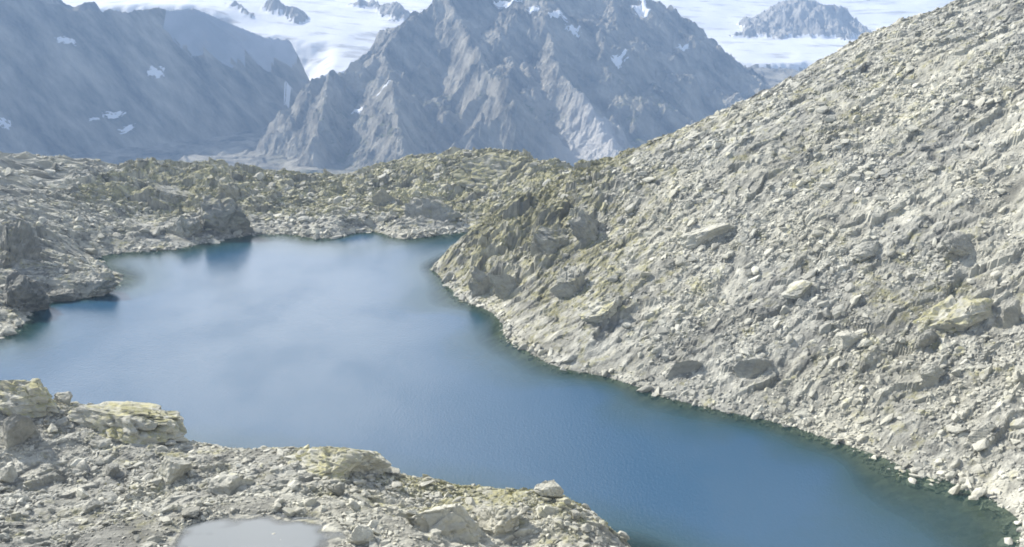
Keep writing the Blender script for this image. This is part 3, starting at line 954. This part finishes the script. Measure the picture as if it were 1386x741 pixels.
sets = [
    # foreground shelf
    scatter(110000, -100, 40, 97, 152, 0.11, 1.0, 2.2, lambda x, y: clump(x, y, 9, 200)),
    # right-hand slope
    scatter(135000, -30, 215, 150, 385, 0.22, 1.9, 2.4, lambda x, y: clump(x, y, 22, 201) * smooth(-20, 30, x + (y - 330) * 0.45)),
    # left shore
    scatter(22000, -230, -60, 250, 480, 0.4, 2.6, 2.4, lambda x, y: clump(x, y, 18, 202)),
    # far shelf
    scatter(22000, -120, 90, 395, 500, 0.45, 2.4, 2.6, lambda x, y: clump(x, y, 18, 203, 0.0, 0.5)),
    # shore blocks along the right bank
    scatter(34000, -30, 112, 150, 350, 0.28, 1.7, 2.0, lambda x, y: np.exp(-((HT0(x, y) - 0.3) / 1.2) ** 2)),
    scatter(14000, -170, 10, 250, 420, 0.3, 1.8, 2.0, lambda x, y: np.exp(-((HT0(x, y) - 0.3) / 1.0) ** 2)),
]
sx = np.concatenate([s[0] for s in sets]); sy = np.concatenate([s[1] for s in sets]); sr = np.concatenate([s[2] for s in sets])
sz = HT(sx, sy)
ok = (sz > -0.9) & ~((np.abs(sz - PONDZ) < 0.5) & (np.sqrt(((sx - pc[0]) / 10.6) ** 2 + ((sy - pc[1] + 1) / 5.2) ** 2) < 1.0))
veg_here = vegmask(sx, sy)
ok &= rng.random(len(sx)) > np.clip((veg_here - 0.3) * 1.3, 0, 0.75)
pp = np.stack([sx, sy, sz], -1)
ppx, ppy, pf = project(pp)
ok &= (ppx > -170) & (ppx < W0 + 170) & (ppy > -60) & (ppy < H0 + 90)
for (ux, uy, ur) in used_spots:
    ok &= ~(((sx - ux) ** 2 + (sy - uy) ** 2 < (ur * 0.6) ** 2) & (sr > 0.4))
sx, sy, sz, sr = sx[ok], sy[ok], sz[ok], sr[ok]
pp = np.stack([sx, sy, sz + sr * 0.5], -1)
vis = visible(pp, HT)
sx, sy, sz, sr = sx[vis], sy[vis], sz[vis], sr[vis]
ppx, ppy, pf = project(np.stack([sx, sy, sz], -1))
app = sr / pf
inframe = (ppx > 4) & (ppx < W0 - 4) & (ppy > 4) & (ppy < H0 - 4)
order = np.argsort(-np.where(inframe, app, 0))
# keep single boulders from crowding each other
single = []
for i in order:
    if len(single) >= 285:
        break
    if all((sx[i] - sx[j]) ** 2 + (sy[i] - sy[j]) ** 2 > (sr[i] + sr[j]) ** 2 for j in single):
        single.append(int(i))
mask = np.ones(len(sx), bool)
mask[single] = False

nrm = HT0.normal(sx, sy, 3.0)

def rotations(n, nrm_, yaw):
    """Lay local z near the ground normal, local x along yaw, with some tumble."""
    z = nrm_ + rng.normal(size=(n, 3)) * 0.28
    z /= np.linalg.norm(z, axis=1, keepdims=True)
    a = np.stack([np.cos(yaw), np.sin(yaw), np.zeros(n)], -1)
    y = np.cross(z, a); y /= np.linalg.norm(y, axis=1, keepdims=True)
    x = np.cross(y, z)
    return np.stack([x, y, z], -1)          # columns

onslope = smooth(-20, 20, sx) * (sy > 155)
yaw = np.where(rng.random(len(sx)) < 0.25 + 0.55 * onslope, 0.25 + rng.normal(size=len(sx)) * 0.4, rng.uniform(0, 6.28, len(sx)))
RM = rotations(len(sx), nrm, yaw)
SC = np.stack([sr * rng.uniform(0.9, 1.55, len(sx)), sr * rng.uniform(0.65, 1.0, len(sx)), sr * rng.uniform(0.35, 0.75, len(sx))], -1)
TN = -0.16 * np.exp(-(((sx - 8) / 30) ** 2 + ((sy - 335) / 34) ** 2)) + 0.16 * fbm((sx * math.cos(0.3) + sy * math.sin(0.3)) / 60, (sy * math.cos(0.3) - sx * math.sin(0.3)) / 14, 4, 77) - 0.03 * smooth(395, 430, sy) + np.clip(rng.normal(size=len(sx)) * 0.16 + 0.03, -0.45, 0.45)
VG = vegmask(sx, sy) * 0.7 + rng.normal(size=len(sx)) * 0.08

def build_scree(name, m):
    Vs, Fs, Ts, Gs, base = [], [], [], [], 0
    idx = np.nonzero(m)[0]
    kind = rng.integers(0, len(HULLS), len(idx))
    for k, (hv, hf) in enumerate(HULLS):
        ii = idx[kind == k]
        if not len(ii):
            continue
        loc = hv[None] * SC[ii][:, None, :]
        w = np.einsum('nij,nvj->nvi', RM[ii], loc) + np.stack([sx[ii], sy[ii], sz[ii] + SC[ii, 2] * 0.35], -1)[:, None, :]
        Vs.append(w.reshape(-1, 3))
        Fs.append((hf[None] + (np.arange(len(ii)) * len(hv))[:, None, None] + base).reshape(-1, 3))
        Ts.append(np.repeat(TN[ii], len(hv))); Gs.append(np.repeat(VG[ii], len(hv)))
        base += len(ii) * len(hv)
    me = np_mesh(name, np.concatenate(Vs), np.concatenate(Fs), M_rock, {'tone': np.concatenate(Ts), 'veg': np.concatenate(Gs)})
    o = link(name, me)
    o['kind'] = 'stuff'
    thing(o, 'grey scree of small angular stones over the slopes round the lake', 'scree')
    return o
build_scree('scree', mask)

# ------------------------------------------------------------------ low alpine grass in tufts between the rocks
def build_grass():
    n = 240000
    x, y = rng.uniform(-150, 160, n), rng.uniform(100, 490, n)
    v = vegmask(x, y) + 0.35 * fbm(x / 7, y / 7, 4, 61)
    z = HT(x, y)
    nn = HT.normal(x, y, 0.8)
    k = (rng.random(n) < np.clip((v - 0.38) * 1.6, 0, 0.9)) & (z > 0.6) & (nn[:, 2] > 0.55)
    x, y, z = x[k], y[k], z[k]
    p = np.stack([x, y, z + 0.2], -1)
    px, py, _f = project(p)
    k = (px > -120) & (px < W0 + 120) & (py < H0 + 60)
    p = p[k][visible(p[k], HT, 110)]
    m = len(p)
    B = 7
    h = rng.uniform(0.16, 0.42, m) * (0.8 + 0.4 * smooth(200, 400, p[:, 1]))
    az = rng.uniform(0, 6.28, (m, B)); lean = rng.uniform(0.2, 0.9, (m, B)); r0 = rng.uniform(0, 0.22, (m, B))
    base = np.stack([p[:, 0, None] + np.cos(az) * r0, p[:, 1, None] + np.sin(az) * r0, np.repeat((p[:, 2] - 0.26)[:, None], B, 1)], -1)
    wv = np.stack([-np.sin(az), np.cos(az), 0 * az], -1) * 0.07
    tip = base + np.stack([np.cos(az) * lean, np.sin(az) * lean, np.ones_like(az)], -1) * (h[:, None, None] + 0.06)
    V = np.stack([base - wv, base + wv, tip], 2).reshape(-1, 3)
    F = np.arange(len(V)).reshape(-1, 3)
    b = NB('alpine_grass')
    t = b.attr('tone')
    b.bsdf(b.mix(t, (0.15, 0.165, 0.055), (0.40, 0.37, 0.18)), 0.85, None, 0.1)
    o = link('grass', np_mesh('grass', V, F, b.m, {'tone': np.repeat(rng.random(m), B * 3)}))
    o['kind'] = 'stuff'
    thing(o, 'low yellow-green alpine grass growing between the rocks', 'grass')
build_grass()

# single boulders share a few detailed shapes
SHAPES = []
for k in range(12):
    v, f = rock_shape(3, 900 + k, 12, 0.06, 0.03)
    SHAPES.append(np_mesh('boulder', v, f, M_boulder, {'veg': np.full(len(v), 0.1), 'tone': np.zeros(len(v))}))

def zone(i):
    x, y, z, px, py = sx[i], sy[i], sz[i], ppx[i], ppy[i]
    if y < 156:
        if py < 640:
            return 'grey boulder in the rubble just behind the near shelf crest', 'boulders near the crest of the near shelf'
        if px < 250:
            return 'grey angular boulder in the rubble left of the small pond', 'boulders left of the pond'
        return 'pale angular boulder on the near shelf right of the small pond', 'boulders right of the pond'
    if x > -25 + max(0, (y - 380)) * 10:
        if z < 4:
            return 'angular boulder at the waterline of the right shore', 'boulders along the right shore'
        if px < 850:
            return 'grey boulder in the turf of the headland on the right shore', 'boulders on the headland'
        if py < 230:
            return 'pale boulder high on the right slope near its skyline', 'boulders high on the right slope'
        if py > 420:
            return 'pale boulder in the lower scree of the right slope', 'boulders low on the right slope'
        return 'pale boulder in the scree halfway up the right slope', 'boulders halfway up the right slope'
    if y > 395:
        return 'grey boulder on the far shelf behind the lake', 'boulders on the far shelf'
    return 'grey boulder on the rocky left bank of the lake', 'boulders on the left bank'

from mathutils import Matrix
for i in single:
    o = bpy.data.objects.new('boulder', SHAPES[int(rng.integers(0, len(SHAPES)))])
    COL.objects.link(o)
    m = Matrix([[RM[i, a, b] * SC[i, b] for b in range(3)] for a in range(3)]).to_4x4()
    m.translation = (sx[i], sy[i], sz[i] + SC[i, 2] * 0.35)
    o.matrix_world = m
    lab, grp = zone(i)
    thing(o, lab, 'boulder', grp)
